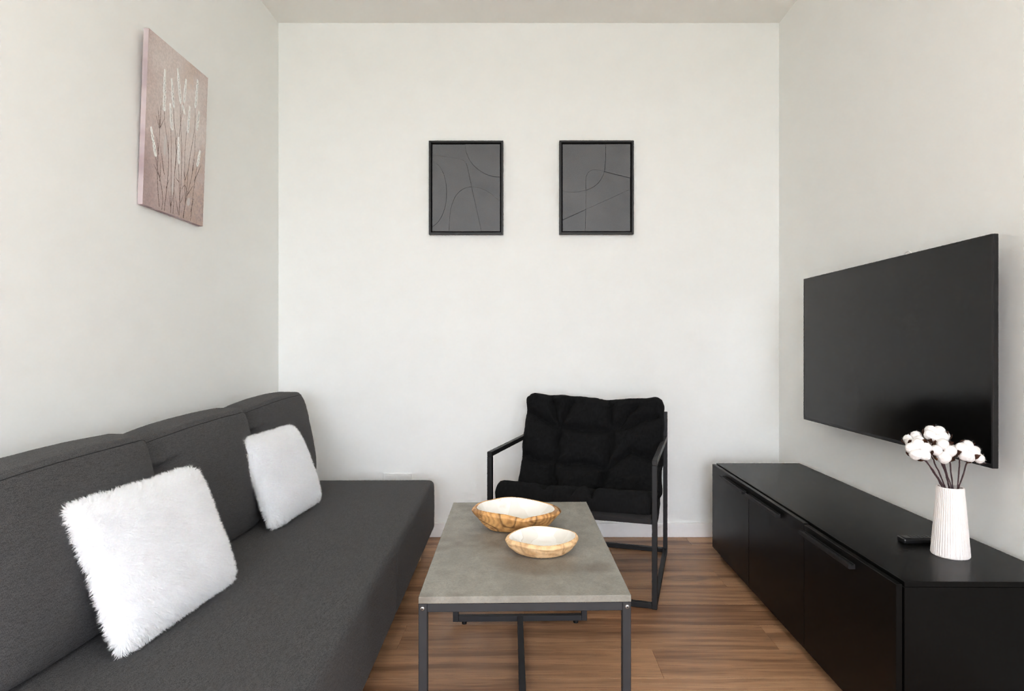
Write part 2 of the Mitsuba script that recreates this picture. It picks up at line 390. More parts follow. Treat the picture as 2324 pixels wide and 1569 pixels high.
def back_cushion(yc, width, zt, seed, yaw, shift):
    """A leaning boxed cushion: wide foot, narrow top."""
    hw, hh, ht = width / 2, (zt - 0.358) / 2, 0.5
    m = cube_grid([hw, hh, 0.11], 0.012)
    q0 = np.array(m.vertices); q = q0.copy()
    for sg, RC in ((1, 0.075), (-1, 0.085)):                     # the upper corners are round seen from the front
        dy, dz = sg * q[:, 0] - (hw - RC), q[:, 1] - (hh - RC)
        on = (dy > 0) & (dz > 0)
        mx, ln = np.maximum(dy, dz), np.hypot(dy, dz)
        q[on, 0] = sg * (hw - RC + dy[on] * mx[on] / ln[on]); q[on, 1] = hh - RC + dz[on] * mx[on] / ln[on]
    h = np.array([hw, hh, 0.11]); r = 0.035
    inner = np.clip(q, -(h - r), h - r); d = q - inner
    p = inner + r * d / np.maximum(np.linalg.norm(d, axis=1, keepdims=True), 1e-9)
    a, b, c = p[:, 0] / hw, p[:, 1] / hh, p[:, 2] / 0.11           # along, up, to the front
    belly = np.clip(1 - np.abs(a) ** 3.0, 0, 1) * np.clip(1 - np.abs(b) ** 2.6, 0, 1)
    t = (b + 1) / 2
    xf = -1.030 - 0.065 * t ** 1.3 + 0.040 * belly - 0.050 * np.abs(a) ** 7 - 0.028 * np.clip(-a, 0, 1) ** 4                   # front face
    xb = -1.318 + 0.075 * t - 0.006 * belly                          # back face
    x = (xf + xb) / 2 + c * (xf - xb) / 2
    crown = 0.026 * (1 - np.abs(a) ** 2.6) - 0.012 + 0.017 * a + 0.012 * np.clip(a, 0, 1) ** 4
    z = 0.358 + hh * 2 * t + np.clip(b, 0, 1) ** 3 * crown
    y = yc + p[:, 0] * (1 + 0.012 * (1 - b ** 2))
    P = np.stack([x, y, z], 1)
    # pulled folds near the corner next to the neighbour, soft waves elsewhere
    A, Z = p[:, 0], p[:, 1]
    for (ca, cz, ang, dep, ln) in ((-hw + 0.05, hh - 0.10, 0.25, 0.018, 0.075), (-hw + 0.06, hh - 0.15, 0.05, 0.016, 0.07), (hw - 0.05, hh - 0.13, -0.5, 0.005, 0.06)):
        da, dz = A - ca, Z - cz
        al = da * math.cos(ang) + dz * math.sin(ang); ac = -da * math.sin(ang) + dz * math.cos(ang)
        P[:, 0] -= (c > 0) * dep * np.exp(-(al / ln) ** 2) * (np.exp(-(ac / 0.008) ** 2) - 0.45 * np.exp(-((ac - 0.018) / 0.014) ** 2))
    P += 0.010 * (meshkit.fbm(P * 6 + seed, 3, seed)[:, None] - 0.5) * np.array([1, 0.5, 0.8])
    m.vertices = P
    m = turned(m, yaw, (-1.18, yc, 0)); m.apply_translation(shift)
    # the piped seam where the front face meets the top and the sides
    s = np.linspace(0, 1, 60)
    path = []
    k_top = np.linspace(-(hw - r * 0.4), hw - r * 0.4, 46)
    V = np.array(m.vertices)
    want = [(-hw + 0.004, zz) for zz in np.linspace(-hh + 0.05, hh - 0.03, 18)] + [(aa, hh - 0.004) for aa in np.linspace(-hw + 0.02, hw - 0.02, 40)] + [(hw - 0.004, zz) for zz in np.linspace(hh - 0.03, -hh + 0.05, 18)]
    fr = np.where(q0[:, 2] > 0.105)[0]
    for (aa, zz) in want:
        i = fr[np.argmin((q0[fr, 0] - aa) ** 2 + (q0[fr, 1] - zz) ** 2)]
        path.append(V[i])
    path = np.array(path)
    path[1:-1] = (path[:-2] + 2 * path[1:-1] + path[2:]) / 4
    return m, tube(smooth_path(path, 150), 0.0014, 6)


for (yc, wd, zt, seed, yaw, sh) in ((1.390, 0.690, 0.775, 1, -2.8, (0.012, 0, 0)), (2.040, 0.655, 0.782, 5, -2.8, (0.006, 0, 0)), (2.690, 0.665, 0.797, 9, -2.2, (0.002, 0, 0))):
    cm, sm = back_cushion(yc, wd, zt, seed, yaw, sh)
    k = put('back_cushion', S(cm), 'sofa_fabric', sofa, smooth=True)
    put('piping', S(sm), 'sofa_seam', k, smooth=True)


# ------------------------------------------------------------------ furry pillows
def furry_pillow(label, c, w_axis, up_axis, w, h, t, seed, count):
    key = thing('throw_pillow', label, 'pillow', 'white shaggy pillows on the sofa')
    W = np.asarray(w_axis, float); W /= np.linalg.norm(W)
    U = np.asarray(up_axis, float); U -= W * (U @ W); U /= np.linalg.norm(U)
    N = np.cross(W, U)
    n = 56
    S_, T_ = np.meshgrid(np.linspace(-1, 1, n), np.linspace(-1, 1, n), indexing='ij')
    prof = lambda e: np.clip(1 - np.abs(e) ** 3.2, 0, 1) ** 0.55
    thick = t / 2 * prof(S_) * prof(T_)
    # corners pulled out, sides drawn in a little
    X = S_ * w / 2 * (1 - 0.035 * (1 - T_ ** 2)) * (1 - 0.03 * T_ ** 8 * S_ ** 8)
    Y = T_ * h / 2 * (1 - 0.035 * (1 - S_ ** 2)) * (1 - 0.03 * T_ ** 8 * S_ ** 8)
    V, F = [], []
    for sg in (1, -1):
        P = (X[..., None] * W + Y[..., None] * U + (sg * thick * (1 if sg > 0 else 0.25))[..., None] * N).reshape(-1, 3)
        i, j = np.meshgrid(np.arange(n - 1), np.arange(n - 1), indexing='ij')
        q = np.stack([i * n + j, (i + 1) * n + j, (i + 1) * n + j + 1, i * n + j + 1], -1).reshape(-1, 4)
        f = np.vstack([q[:, [0, 1, 2]], q[:, [0, 2, 3]]])
        V.append(P); F.append((f if sg > 0 else f[:, ::-1]) + (0 if sg > 0 else n * n))
    m = trimesh.Trimesh(np.vstack(V), np.vstack(F), process=False); m.merge_vertices(digits_vertex=6)
    m.update_faces(m.nondegenerate_faces())
    m.vertices = np.array(m.vertices) + 0.006 * (meshkit.fbm(np.array(m.vertices) * 14 + seed, 3, seed)[:, None] - 0.5) * N
    m.apply_translation(c)
    put('cover', m, 'pillow_cloth', key, smooth=True)
    # the pile: bent tapering strands in small tufts
    r = np.random.default_rng(seed)
    area = m.area_faces; pick = r.choice(len(area), count, p=area / area.sum())
    b = r.random((count, 2)); flip = b.sum(1) > 1; b[flip] = 1 - b[flip]
    tri = m.triangles[pick]
    P = tri[:, 0] + b[:, :1] * (tri[:, 1] - tri[:, 0]) + b[:, 1:] * (tri[:, 2] - tri[:, 0])
    vn = np.array(m.vertex_normals)[m.faces[pick]]
    Nn = vn[:, 0] * (1 - b.sum(1))[:, None] + vn[:, 1] * b[:, :1] + vn[:, 2] * b[:, 1:]
    Nn /= np.linalg.norm(Nn, axis=1, keepdims=True)
    clump = np.stack([meshkit.noise(P * 95 + 10 * k, seed + k) for k in range(3)], 1) - 0.5
    sweep = np.stack([meshkit.noise(P * 16 + 30 * k, seed + 7 + k) for k in range(3)], 1) - 0.5
    D = Nn + 0.75 * clump + 0.6 * sweep + 0.30 * r.normal(size=(count, 3)) * 0.7 - np.array([0, 0, 0.25])
    D -= Nn * np.minimum((D * Nn).sum(1, keepdims=True) - 0.28, 0)
    D /= np.linalg.norm(D, axis=1, keepdims=True)
    L = (0.012 + 0.009 * r.random(count))[:, None]
    side = np.cross(D, r.normal(size=(count, 3))); side /= np.linalg.norm(side, axis=1, keepdims=True)
    D2 = D + 0.5 * (r.normal(size=(count, 3)) * 0.4 + clump * 1.4) - np.array([0, 0, 0.22]); D2 /= np.linalg.norm(D2, axis=1, keepdims=True)
    wd = 0.00095 * (0.7 + 0.6 * r.random(count))[:, None]
    p1 = P + D * L * 0.55; p2 = p1 + D2 * L * 0.45
    vv = np.stack([P - side * wd, P + side * wd, p1 - side * wd * 0.75, p1 + side * wd * 0.75, p2], 1).reshape(-1, 3)
    ff = (np.arange(count)[:, None, None] * 5 + np.array([[0, 1, 3], [0, 3, 2], [2, 3, 4]])[None]).reshape(-1, 3)
    # keep the pile above the seat
    vv[:, 2] = np.maximum(vv[:, 2], 0.3695)
    put('fur', trimesh.Trimesh(vv, ff, process=False), 'fur_white', key, kind='stuff')


furry_pillow('large white shaggy throw pillow on the near end of the sofa', (-0.912, 1.510, 0.532), (0.08, 1, 0.0), (-0.13, 0, 0.33), 0.436, 0.340, 0.110, 11, 95000)
furry_pillow('white shaggy throw pillow farther back on the sofa, leaning between its middle and far cushions', (-0.960, 2.380, 0.537), (0.065, 1, 0), (-0.13, 0, 0.335), 0.415, 0.338, 0.125, 23, 75000)

# ------------------------------------------------------------------ coffee table
TA, TP = 1.3, (0.002, 1.42, 0)


def C(m): return turned(m, TA, TP)


table = thing('coffee_table', 'low rectangular coffee table with a grey concrete-look top on a dark metal frame', 'coffee table')
hw, ty0, ty1, tz = 0.2505, 1.42, 2.275, 0.450
put('tabletop', C(cbox([-hw, ty0, tz - 0.0165], [hw, ty1, tz], 0.0012)), 'concrete', table)
fz1, tb = tz - 0.0165, 0.0205
legx = hw - tb / 2
for ly in (ty0 + tb / 2 + 0.001, ty1 - tb / 2 - 0.001):
    for lx in (-legx, legx):
        put('leg', C(beam([lx, ly, 0.010], [lx, ly, fz1], tb, tb)), 'grey_metal', table)
        ft = trimesh.creation.cylinder(0.009, 0.010, sections=20); ft.apply_translation([lx * 0.87, ly, 0.005])
        put('foot', C(ft), 'black_metal', table, smooth=30)
    put('rail', C(beam([-legx + tb / 2, ly, fz1 - tb / 2], [legx - tb / 2, ly, fz1 - tb / 2], tb, tb)), 'grey_metal', table)
    put('base_rail', C(beam([-legx + tb / 2, ly, 0.010 + tb / 2], [legx - tb / 2, ly, 0.010 + tb / 2], tb, tb)), 'grey_metal', table)
for lx in (-legx, legx):
    put('side_rail', C(beam([lx, ty0 + tb + 0.001, fz1 - tb / 2], [lx, ty1 - tb - 0.001, fz1 - tb / 2], tb, tb)), 'grey_metal', table)
put('stretcher', C(beam([0, ty0 + tb + 0.001, 0.010 + tb / 2], [0, ty1 - tb - 0.001, 0.010 + tb / 2], tb, tb)), 'grey_metal', table)
for sx in (-1, 1):
    prof = np.array([[0, 0.0030], [0.0030, 0.0029], [0.0048, 0.0018], [0.0056, 0.0], [0, 0.0]])[::-1]
    s1 = trimesh.creation.revolve(prof, sections=28); s1.apply_transform(trimesh.transformations.rotation_matrix(math.pi / 2, [1, 0, 0])); s1.apply_translation([sx * (legx + 0.001), ty0 + 0.001, fz1 - 0.011])
    k = put('bolt', C(s1), 'steel', table, smooth=30, label='silver bolt head')
    hx = trimesh.creation.cylinder(0.0019, 0.0006, sections=6); hx.apply_transform(trimesh.transformations.rotation_matrix(math.pi / 2, [1, 0, 0])); hx.apply_translation([sx * (legx + 0.001), ty0 - 0.0021, fz1 - 0.011])
    put('socket', C(hx), 'screw_recess', k)


# ------------------------------------------------------------------ bowls
def bowl(label, cx, cy, radius, rim_z, base_r, wall, floor_t, bulge, wood, seed, lean=0.0):
    """radius(th), rim_z(th): the uneven rim; base_r: foot radius(th) factor."""
    key = thing('wooden_bowl', label, 'bowl', 'wooden bowls with white inlay')
    n, zt = 144, tz
    th = np.linspace(0, 2 * np.pi, n, endpoint=False)
    R, Z = radius(th), rim_z(th)
    W = wall(th)
    e = np.stack([np.cos(th), np.sin(th)], 1)

    def ring(r, z): return np.column_stack([cx + r * e[:, 0], cy + r * e[:, 1], zt + z])

    def skin(rings, cap0=None, cap1=None):
        V = np.vstack(rings); F = []
        i = np.arange(n); j = (i + 1) % n
        for k in range(len(rings) - 1):
            a, b = k * n, (k + 1) * n
            F += [np.stack([a + i, a + j, b + j], 1), np.stack([a + i, b + j, b + i], 1)]
        for at, c, fl in ((0, cap0, True), ((len(rings) - 1) * n, cap1, False)):
            if c is not None:
                V = np.vstack([V, c]); ci = len(V) - 1
                F.append(np.stack([ci + 0 * i, at + (j if fl else i), at + (i if fl else j)], 1))
        return trimesh.Trimesh(V, np.vstack(F), process=False)

    out = []
    for t in np.linspace(0, 1, 16):
        s = base_r + (1 - base_r) * t ** (1 / bulge)
        lump = 1 + 0.035 * np.sin(2 * th + seed + 3 * t) * t * (1 - t) * 2 + 0.05 * (meshkit.noise(np.stack([3 * e[:, 0] + seed, 3 * e[:, 1], 3 * t + 0 * th], 1), seed) - 0.5) * t * (1 - t) * 3
        out.append(ring(R * s * lump, (0.0015 if t == 0 else 0) + (Z - 0.0085) * t))
    out.insert(0, ring(R * base_r * 0.94, 0.0 * Z))
    for k, dz in ((0.08, 0.0062), (0.30, 0.0026), (0.62, 0.0004), (0.85, 0.0), (1.0, 0.0012)):   # the broad rim, bevelled outwards
        out.append(ring(R - W * k, Z - dz))
    inner = []
    for t in np.linspace(1, 0, 14):
        s = (base_r * 0.75) + (1 - base_r * 0.75) * t ** (1 / (bulge * 1.15))
        inner.append(ring((R - W) * s, floor_t + (Z - 0.0012 - floor_t) * t))
    shell = skin(out + [r - np.array([0, 0, 0.0022]) for r in inner[1:]], cap0=[cx, cy, zt], cap1=[cx, cy, zt + floor_t - 0.0022])
    put('body', shell, wood, key, smooth=50)
    put('inlay', skin(inner, cap1=[cx, cy, zt + floor_t]), 'shell_inlay', key, smooth=True, label='white shell inlay')
    return key


def ell(a, b, th, k=2.0): return (np.abs(np.cos(th) / a) ** k + np.abs(np.sin(th) / b) ** k) ** (-1 / k)


bowl('larger flared honey brown wooden bowl, white inside, farther back on the coffee table', -0.030, 1.955,
     lambda t: ell(0.143, 0.102, t, 2.6) * (1 + 0.012 * np.cos(3 * t + 0.5) + 0.012 * np.cos(5 * t + 1) - 0.045 * np.exp(-((t - 5.0) / 0.22) ** 2) - 0.035 * np.exp(-((t - 2.35) / 0.22) ** 2)),
     lambda t: 0.068 + 0.006 * np.cos(t - 2.4) + 0.004 * np.cos(3 * t + 1.2) - 0.005 * np.exp(-((t - 5.0) / 0.16) ** 2) + 0.003 * np.exp(-((t - 4.45) / 0.25) ** 2),
     0.53, lambda t: 0.0150 + 0.004 * np.cos(2 * t) + 0.003 * np.cos(3 * t), 0.014, 1.6, 'teak_honey', 3)
bowl('smaller pale wooden bowl with a white inside, nearer the front of the coffee table', 0.048, 1.722,
     lambda t: ell(0.103, 0.084, t) * (1 + 0.02 * np.cos(3 * t + 2) + 0.012 * np.cos(4 * t) - 0.03 * np.exp(-((t - 3.7) / 0.25) ** 2)),
     lambda t: 0.048 + 0.003 * np.cos(t - 1.2) + 0.002 * np.cos(3 * t) - 0.003 * np.exp(-((t - 4.6) / 0.5) ** 2),
     0.56, lambda t: 0.0095 + 0.003 * np.cos(t - 4.2), 0.011, 1.9, 'teak_pale', 6)

# ------------------------------------------------------------------ armchair
AZ = 0.0
th = math.radians(16.5)
E_, D_ = np.array([math.cos(th), -math.sin(th), 0]), np.array([math.sin(th), math.cos(th), 0])
FL = np.array([-0.150, 2.581, 0])
AW, AD, AH = 0.69, 0.68, 0.588


def Q(u, d, z): return FL + u * E_ + d * D_ + np.array([0, 0, z])


chair = thing('armchair', 'black metal framed armchair with thick black tufted cushions standing before the back wall', 'armchair')
tb = 0.0205
for u in (0, AW):
    for d in (0, AD):
        put('leg', beam(Q(u, d, 0.0), Q(u, d, AH - tb if d == 0 else 0.708), tb, tb, side=E_), 'black_metal', chair)
    put('armrest', beam(Q(u, -tb / 2, AH - tb / 2), Q(u, AD - tb / 2, AH - tb / 2), tb, tb, side=E_), 'black_metal', chair)
    put('floor_rail', beam(Q(u, tb / 2, tb / 2 + 0.002), Q(u, AD - tb / 2, tb / 2 + 0.002), tb, tb, side=E_), 'black_metal', chair)
for d in (0, AD):
    put('floor_rail', beam(Q(tb / 2, d, tb / 2 + 0.002), Q(AW - tb / 2, d, tb / 2 + 0.002), tb, tb, side=D_), 'black_metal', chair)
put('seat_rail', beam(Q(tb / 2, 0, 0.345), Q(AW - tb / 2, 0, 0.345), tb, tb, side=D_), 'black_metal', chair)
put('back_rail', beam(Q(tb / 2, AD, 0.697), Q(AW - tb / 2, AD, 0.697), tb, tb, side=D_), 'black_metal', chair)
# sling: wraps the front rail, sags under the seat and runs up to the back rail
pr_pts = [(-0.014, 0.338), (-0.015, 0.358), (0.0, 0.368), (0.05, 0.345), (0.20, 0.275), (0.36, 0.245), (0.46, 0.262), (0.54, 0.36), (0.60, 0.50), (0.645, 0.63), (0.667, 0.706)]
pp = smooth_path([(a, b) for a, b in pr_pts], 60)
tn = np.gradient(pp, axis=0); tn /= np.linalg.norm(tn, axis=1, keepdims=True); nn = np.stack([-tn[:, 1], tn[:, 0]], 1)
V, F = [], []
us = (0.014, AW - 0.014)
top, bot = pp + nn * 0.0012, pp - nn * 0.0012
loop = np.vstack([top, bot[::-1]])
n = len(loop)
V = np.array([Q(us[0], a, b) for a, b in loop] + [Q(us[1], a, b) for a, b in loop])
for i in range(n):
    j = (i + 1) % n; F += [[i, j, n + j], [i, n + j, n + i]]
for i in range(len(pp) - 1):
    a, b, c, d = i, i + 1, n - 2 - i, n - 1 - i
    F += [[a, d, c], [a, c, b], [n + a, n + b, n + c], [n + a, n + c, n + d]]
put('sling', trimesh.Trimesh(V, np.array(F), process=False), 'black_canvas', chair, smooth=40)
# front hem hanging below the rail
hem = smooth_path([(0.0, 0.336), (0.010, 0.325), (0.03, 0.318), (0.07, 0.322)], 12)


def pad(w, h, T, creases, seed, n=110, edge=0.045, depth=0.05, width=0.012, wrinkle=0.006, RC=0.045):
    """A stuffed pad: local points (across, up, out) and triangles."""
    nu, nv = n, max(24, int(n * h / w))
    a, b = np.meshgrid(np.linspace(0, 1, nu + 1), np.linspace(0, 1, nv + 1), indexing='ij')
    # crowd the grid near the edges
    sa, sb = (1 - np.cos(a * np.pi)) / 2 * 0.45 + a * 0.55, (1 - np.cos(b * np.pi)) / 2 * 0.45 + b * 0.55
    X, Y = sa * w, sb * h
    def rim(x, L):
        k = np.clip(np.minimum(x, L - x) / edge, 0, 1)
        return np.sqrt(np.clip(1 - (1 - k) ** 2, 0, 1))
    half = T / 2 * rim(X, w) * rim(Y, h)
    P2 = np.stack([X.ravel(), Y.ravel()], 1)
    warp = np.stack([meshkit.noise(np.c_[P2 * 22, P2[:, 0] * 0] + 5 * k, seed + k) for k in range(2)], 1) - 0.5
    dist = seg_dist(P2 + 0.018 * warp, creases).reshape(X.shape)
    cut = np.exp(-dist / width)
    puff = 1 - np.exp(-dist / 0.06)
    wr = (meshkit.fbm(np.c_[P2[:, 0] * 16, P2[:, 1] * 24, P2[:, 0] * 0], 4, seed + 3).reshape(X.shape) - 0.5) * 2
    rid = np.abs(meshkit.fbm(np.c_[P2[:, 0] * 11 + 4, P2[:, 1] * 15, P2[:, 0] * 0], 3, seed + 9).reshape(X.shape) - 0.5)
    topz = half * (0.78 + 0.30 * puff) - np.minimum(depth * cut, half * 0.85) + wrinkle * wr * rim(X, w) * rim(Y, h) - 0.010 * np.exp(-rid / 0.02) * rim(X, w) * rim(Y, h)
    botz = -half
    # edges waver
    wav = 0.012 * (meshkit.fbm(np.c_[P2 * 9, P2[:, 0] * 0 + 3], 3, seed + 5).reshape(X.shape) - 0.5)
    N = (nu + 1) * (nv + 1)
    i, j = np.meshgrid(np.arange(nu), np.arange(nv), indexing='ij')
    q = np.stack([i * (nv + 1) + j, (i + 1) * (nv + 1) + j, (i + 1) * (nv + 1) + j + 1, i * (nv + 1) + j + 1], -1).reshape(-1, 4)
    f = np.vstack([q[:, [0, 1, 2]], q[:, [0, 2, 3]]])
    # round corners seen from the front
    for sx in (0, 1):
        for sy in (0, 1):
            dx, dy = (X - (w - RC)) if sx else (RC - X), (Y - (h - RC)) if sy else (RC - Y)
            on = (dx > 0) & (dy > 0); mx, ln = np.maximum(dx, dy), np.maximum(np.hypot(dx, dy), 1e-9)
            X = np.where(on, (w - RC + dx * mx / ln) if sx else (RC - dx * mx / ln), X); Y = np.where(on, (h - RC + dy * mx / ln) if sy else (RC - dy * mx / ln), Y)
    Vt = np.stack([X + wav * 2 * (sa - 0.5) * 2, Y + wav * 2 * (sb - 0.5) * 2, topz], -1).reshape(-1, 3)
    Vb = np.stack([X + wav * 2 * (sa - 0.5) * 2, Y + wav * 2 * (sb - 0.5) * 2, botz], -1).reshape(-1, 3)
    m = trimesh.Trimesh(np.vstack([Vt, Vb]), np.vstack([f, f[:, ::-1] + N]), process=False)
    m.merge_vertices(digits_vertex=6); m.update_faces(m.nondegenerate_faces())
    return m


# back pad: four tufts, folds running between them and out to the edges
w, h = 0.692, 0.47
b1, b2, b3, b4 = (0.185, 0.300), (0.455, 0.300), (0.180, 0.135), (0.430, 0.130)
folds = [(b1, b2), (b3, b4), (b1, b3), (b2, b4), (b1, (0.02, 0.385)), (b1, (0.130, 0.46)), (b1, (0.240, 0.43)), (b2, (0.43, 0.46)), (b2, (0.66, 0.370)), (b2, (0.56, 0.42)),
         (b3, (0.0, 0.165)), (b3, (0.20, 0.03)), (b4, (0.55, 0.205)), ((0.55, 0.205), (0.675, 0.165)), (b4, (0.40, 0.0))]
m = pad(w, h, 0.125, folds, 31)
v = np.array(m.vertices)
bt = np.array([[0.380, 0.325], [0.592, 0.783]])            # (depth, height) of the pad's foot and head
t = v[:, 1] / h
ax = (bt[1] - bt[0]) / np.linalg.norm(bt[1] - bt[0])
nx = np.array([-ax[1], ax[0]])                           # out of the pad, towards the sitter
dd = bt[0, 0] + (bt[1, 0] - bt[0, 0]) * t + nx[0] * v[:, 2] - 0.012 * np.sin(np.pi * np.clip(t, 0, 1)) * -1
zz = bt[0, 1] + (bt[1, 1] - bt[0, 1]) * t + nx[1] * v[:, 2]
droop = (0.008 * np.cos(2 * np.pi * (v[:, 0] / w - 0.08)) - 0.004) * np.clip(t, 0, 1) ** 4
uu = -0.001 + v[:, 0]
m.vertices = FL + uu[:, None] * E_ + dd[:, None] * D_ + (zz + droop)[:, None] * np.array([0, 0, 1.0])
put('back_pad', m, 'black_suede', chair, smooth=True)
# seat pad
w, h = 0.668, 0.50
c1, c2, c3, c4 = (0.20, 0.16), (0.44, 0.16), (0.21, 0.34), (0.45, 0.34)
folds = [(c1, c2), (c1, c3), (c2, c4), (c3, c4), (c1, (0.02, 0.12)), (c1, (0.22, 0.02)), (c2, (0.42, 0.0)), (c2, (0.66, 0.14)), ((0.34, 0.02), (0.38, 0.10)), ((0.02, 0.07), (0.28, 0.055)), ((0.42, 0.05), (0.64, 0.055))]
m = pad(w, h, 0.118, folds, 57, depth=0.04, edge=0.035, RC=0.028)
v = np.array(m.vertices)
t = v[:, 1] / h
a0, a1 = np.array([-0.004, 0.418]), np.array([0.470, 0.300])
ax = (a1 - a0) / np.linalg.norm(a1 - a0); nx = np.array([-ax[1], ax[0]])
sag = -0.015 * np.sin(np.pi * np.clip(t, 0, 1))
dd = a0[0] + (a1[0] - a0[0]) * t + nx[0] * v[:, 2]
zz = a0[1] + (a1[1] - a0[1]) * t + nx[1] * v[:, 2] + sag
m.vertices = FL + (0.011 + v[:, 0])[:, None] * E_ + dd[:, None] * D_ + zz[:, None] * np.array([0, 0, 1.0])
put('seat_pad', m, 'black_suede', chair, smooth=True)

# ------------------------------------------------------------------ television
tv = thing('television', 'large flat black television mounted on the right wall above the black cabinet', 'television')
tx, ty0_, ty1_, tz0, tz1 = 1.282, 1.654, 2.779, 0.702, 1.347
body = cbox([tx + 0.0012, ty0_, tz0], [tx + 0.0155, ty1_, tz1], 0.0012)
put('panel', body, 'tv_plastic', tv)
bz = 0.006
put('bezel', join([cbox([tx - 0.0008, ty0_, tz0], [tx + 0.0012, ty1_, tz0 + 0.012], 0.0004), cbox([tx - 0.0008, ty0_, tz1 - bz], [tx + 0.0012, ty1_, tz1], 0.0004),
                   cbox([tx - 0.0008, ty0_, tz0 + 0.012], [tx + 0.0012, ty0_ + bz, tz1 - bz], 0.0004), cbox([tx - 0.0008, ty1_ - bz, tz0 + 0.012], [tx + 0.0012, ty1_, tz1 - bz], 0.0004)]), 'tv_plastic', tv)
put('screen', cbox([tx, ty0_ + bz, tz0 + 0.012], [tx + 0.0013, ty1_ - bz, tz1 - bz]), 'screen_glass', tv, label='dark glossy screen')
put('housing', cbox([tx + 0.0155, ty0_ + 0.09, tz0 + 0.03], [tx + 0.055, ty1_ - 0.09, tz1 - 0.16], 0.008), 'tv_plastic', tv)
for my in (2.00, 2.38):
    put('wall_mount', cbox([tx + 0.055, my, 0.95], [XR, my + 0.05, 1.22], 0.002), 'black_metal', tv)
an = np.linspace(-0.35, math.pi + 0.1, 24)
put('cable', tube(np.stack([0 * an + tx + 0.045, 2.094 + 0.022 * np.cos(an), 1.349 + 0.018 * np.sin(an)], 1), 0.0022, 8), 'white_cable', tv, smooth=True, label='white cable loop behind the top edge')

# ------------------------------------------------------------------ cabinet under the television
CA, CP = -0.5, (0.935, 3.013, 0)


def K(m): return turned(m, CA, CP)


cab = thing('tv_cabinet', 'long low black cabinet with three doors under the television', 'cabinet')
cx0, cx1, cy0, cy1, cz0, cz1 = 0.954, 1.383 - 0.016, 1.497, 3.013, 0.036, 0.454
put('top_panel', K(cbox([cx0, cy0, cz1 - 0.014], [cx1, cy1, cz1], 0.0012)), 'cabinet_black', cab)
for yy in (cy0, cy1 - 0.018):
    put('side_panel', K(cbox([cx0, yy, cz0], [cx1, yy + 0.018, cz1 - 0.0145], 0.001)), 'cabinet_black', cab)
put('carcass', K(cbox([cx0 + 0.006, cy0 + 0.0185, cz0], [cx1, cy1 - 0.0185, cz1 - 0.0145])), 'cabinet_inside', cab)
put('plinth', K(cbox([cx0 + 0.012, cy0 + 0.03, 0.0], [cx1 - 0.01, cy1 - 0.03, cz0])), 'cabinet_inside', cab)
DX0, DX1 = 0.9335, 0.9495
step = (cy1 - cy0) / 3
for k in range(3):
    b1_, b0_ = cy1 - step * k - 0.0012, cy1 - step * (k + 1) + 0.0012
    d = put('door', K(cbox([DX0, b0_, cz0 + 0.002], [DX1, b1_, cz1 - (0.004 if k < 2 else 0.007)], 0.0012)), 'cabinet_black', cab)
    # bar handle: a grooved profile, screwed to the door near one edge
    h0, h1 = ((b0_ + 0.03, b0_ + 0.335), (b1_ - 0.315, b1_ - 0.004), (b1_ - 0.315, b1_ - 0.002))[k]
    pts = [(0, 0), (-0.0045, 0), (-0.0045, -0.0035), (-0.0135, -0.0035), (-0.0135, 0), (-0.0195, 0), (-0.0195, -0.011), (-0.0165, -0.0135), (0, -0.0135)]
    pg = Polygon(pts[::-1])
    hm = trimesh.creation.extrude_polygon(pg, h1 - h0, engine='earcut')
    hv = np.array(hm.vertices)
    hm = trimesh.Trimesh(np.stack([DX0 + hv[:, 0], h0 + hv[:, 2], 0.428 + hv[:, 1]], 1), hm.faces[:, ::-1], process=False)
    put('handle', K(hm), 'black_metal', d)

# ------------------------------------------------------------------ remote
rem = thing('remote_control', 'slim black remote control lying on the black cabinet behind the white vase', 'remote control')
m, q = soft_box([0.078, 0.019, 0.0085], 0.0055, 0.004)
m.apply_translation([1.194, 1.797, cz1 + 0.0085])
put('body', m, 'remote_black', rem, smooth=40)
for i in range(9):
    for j in (-1, 0, 1):
        b = trimesh.creation.cylinder(0.0032, 0.0014, sections=14); b.apply_translation([1.146 + 0.012 * i, 1.797 + 0.010 * j, cz1 + 0.0172])
        put('button', b, 'remote_key', rem)

# ------------------------------------------------------------------ vase and cotton
VX, VY = 1.190, 1.690
vase = thing('vase', 'tapered white ribbed ceramic vase standing on the black cabinet', 'vase')
n, ribs, vh = 44 * 8, 44, 0.191
an = np.linspace(0, 2 * np.pi, n, endpoint=False)
rings, zs = [], np.concatenate([[0.0, 0.0015], np.linspace(0.004, vh - 0.003, 26), [vh - 0.0012]])
for z in zs:
    t = z / vh
    R = 0.0475 - 0.0145 * t
    fl = 0.0013 * np.abs(np.cos(an * ribs / 2)) ** 0.7
    r = R - 0.0013 + fl if 0.002 < z < vh - 0.002 else R - (0.0022 if z < 0.001 else 0.0012) + 0 * an
    rings.append(np.stack([VX + r * np.cos(an), VY + r * np.sin(an), cz1 + z + 0 * an], 1))
for (r, z) in ((0.0322, vh), (0.0305, vh), (0.0296, vh - 0.001), (0.0300, vh - 0.03), (0.040, 0.010)):
    rings.append(np.stack([VX + r * np.cos(an), VY + r * np.sin(an), cz1 + z + 0 * an], 1))
V = np.vstack(rings + [[[VX, VY, cz1]], [[VX, VY, cz1 + 0.010]]]); F = []
i = np.arange(n); j = (i + 1) % n
for k in range(len(rings) - 1):
    F += [np.stack([k * n + i, k * n + j, (k + 1) * n + j], 1), np.stack([k * n + i, (k + 1) * n + j, (k + 1) * n + i], 1)]
F += [np.stack([len(V) - 2 + 0 * i, j, i], 1), np.stack([len(V) - 1 + 0 * i, (len(rings) - 1) * n + i, (len(rings) - 1) * n + j], 1)]
put('body', trimesh.Trimesh(V, np.vstack(F), process=False), 'ceramic', vase, smooth=35)

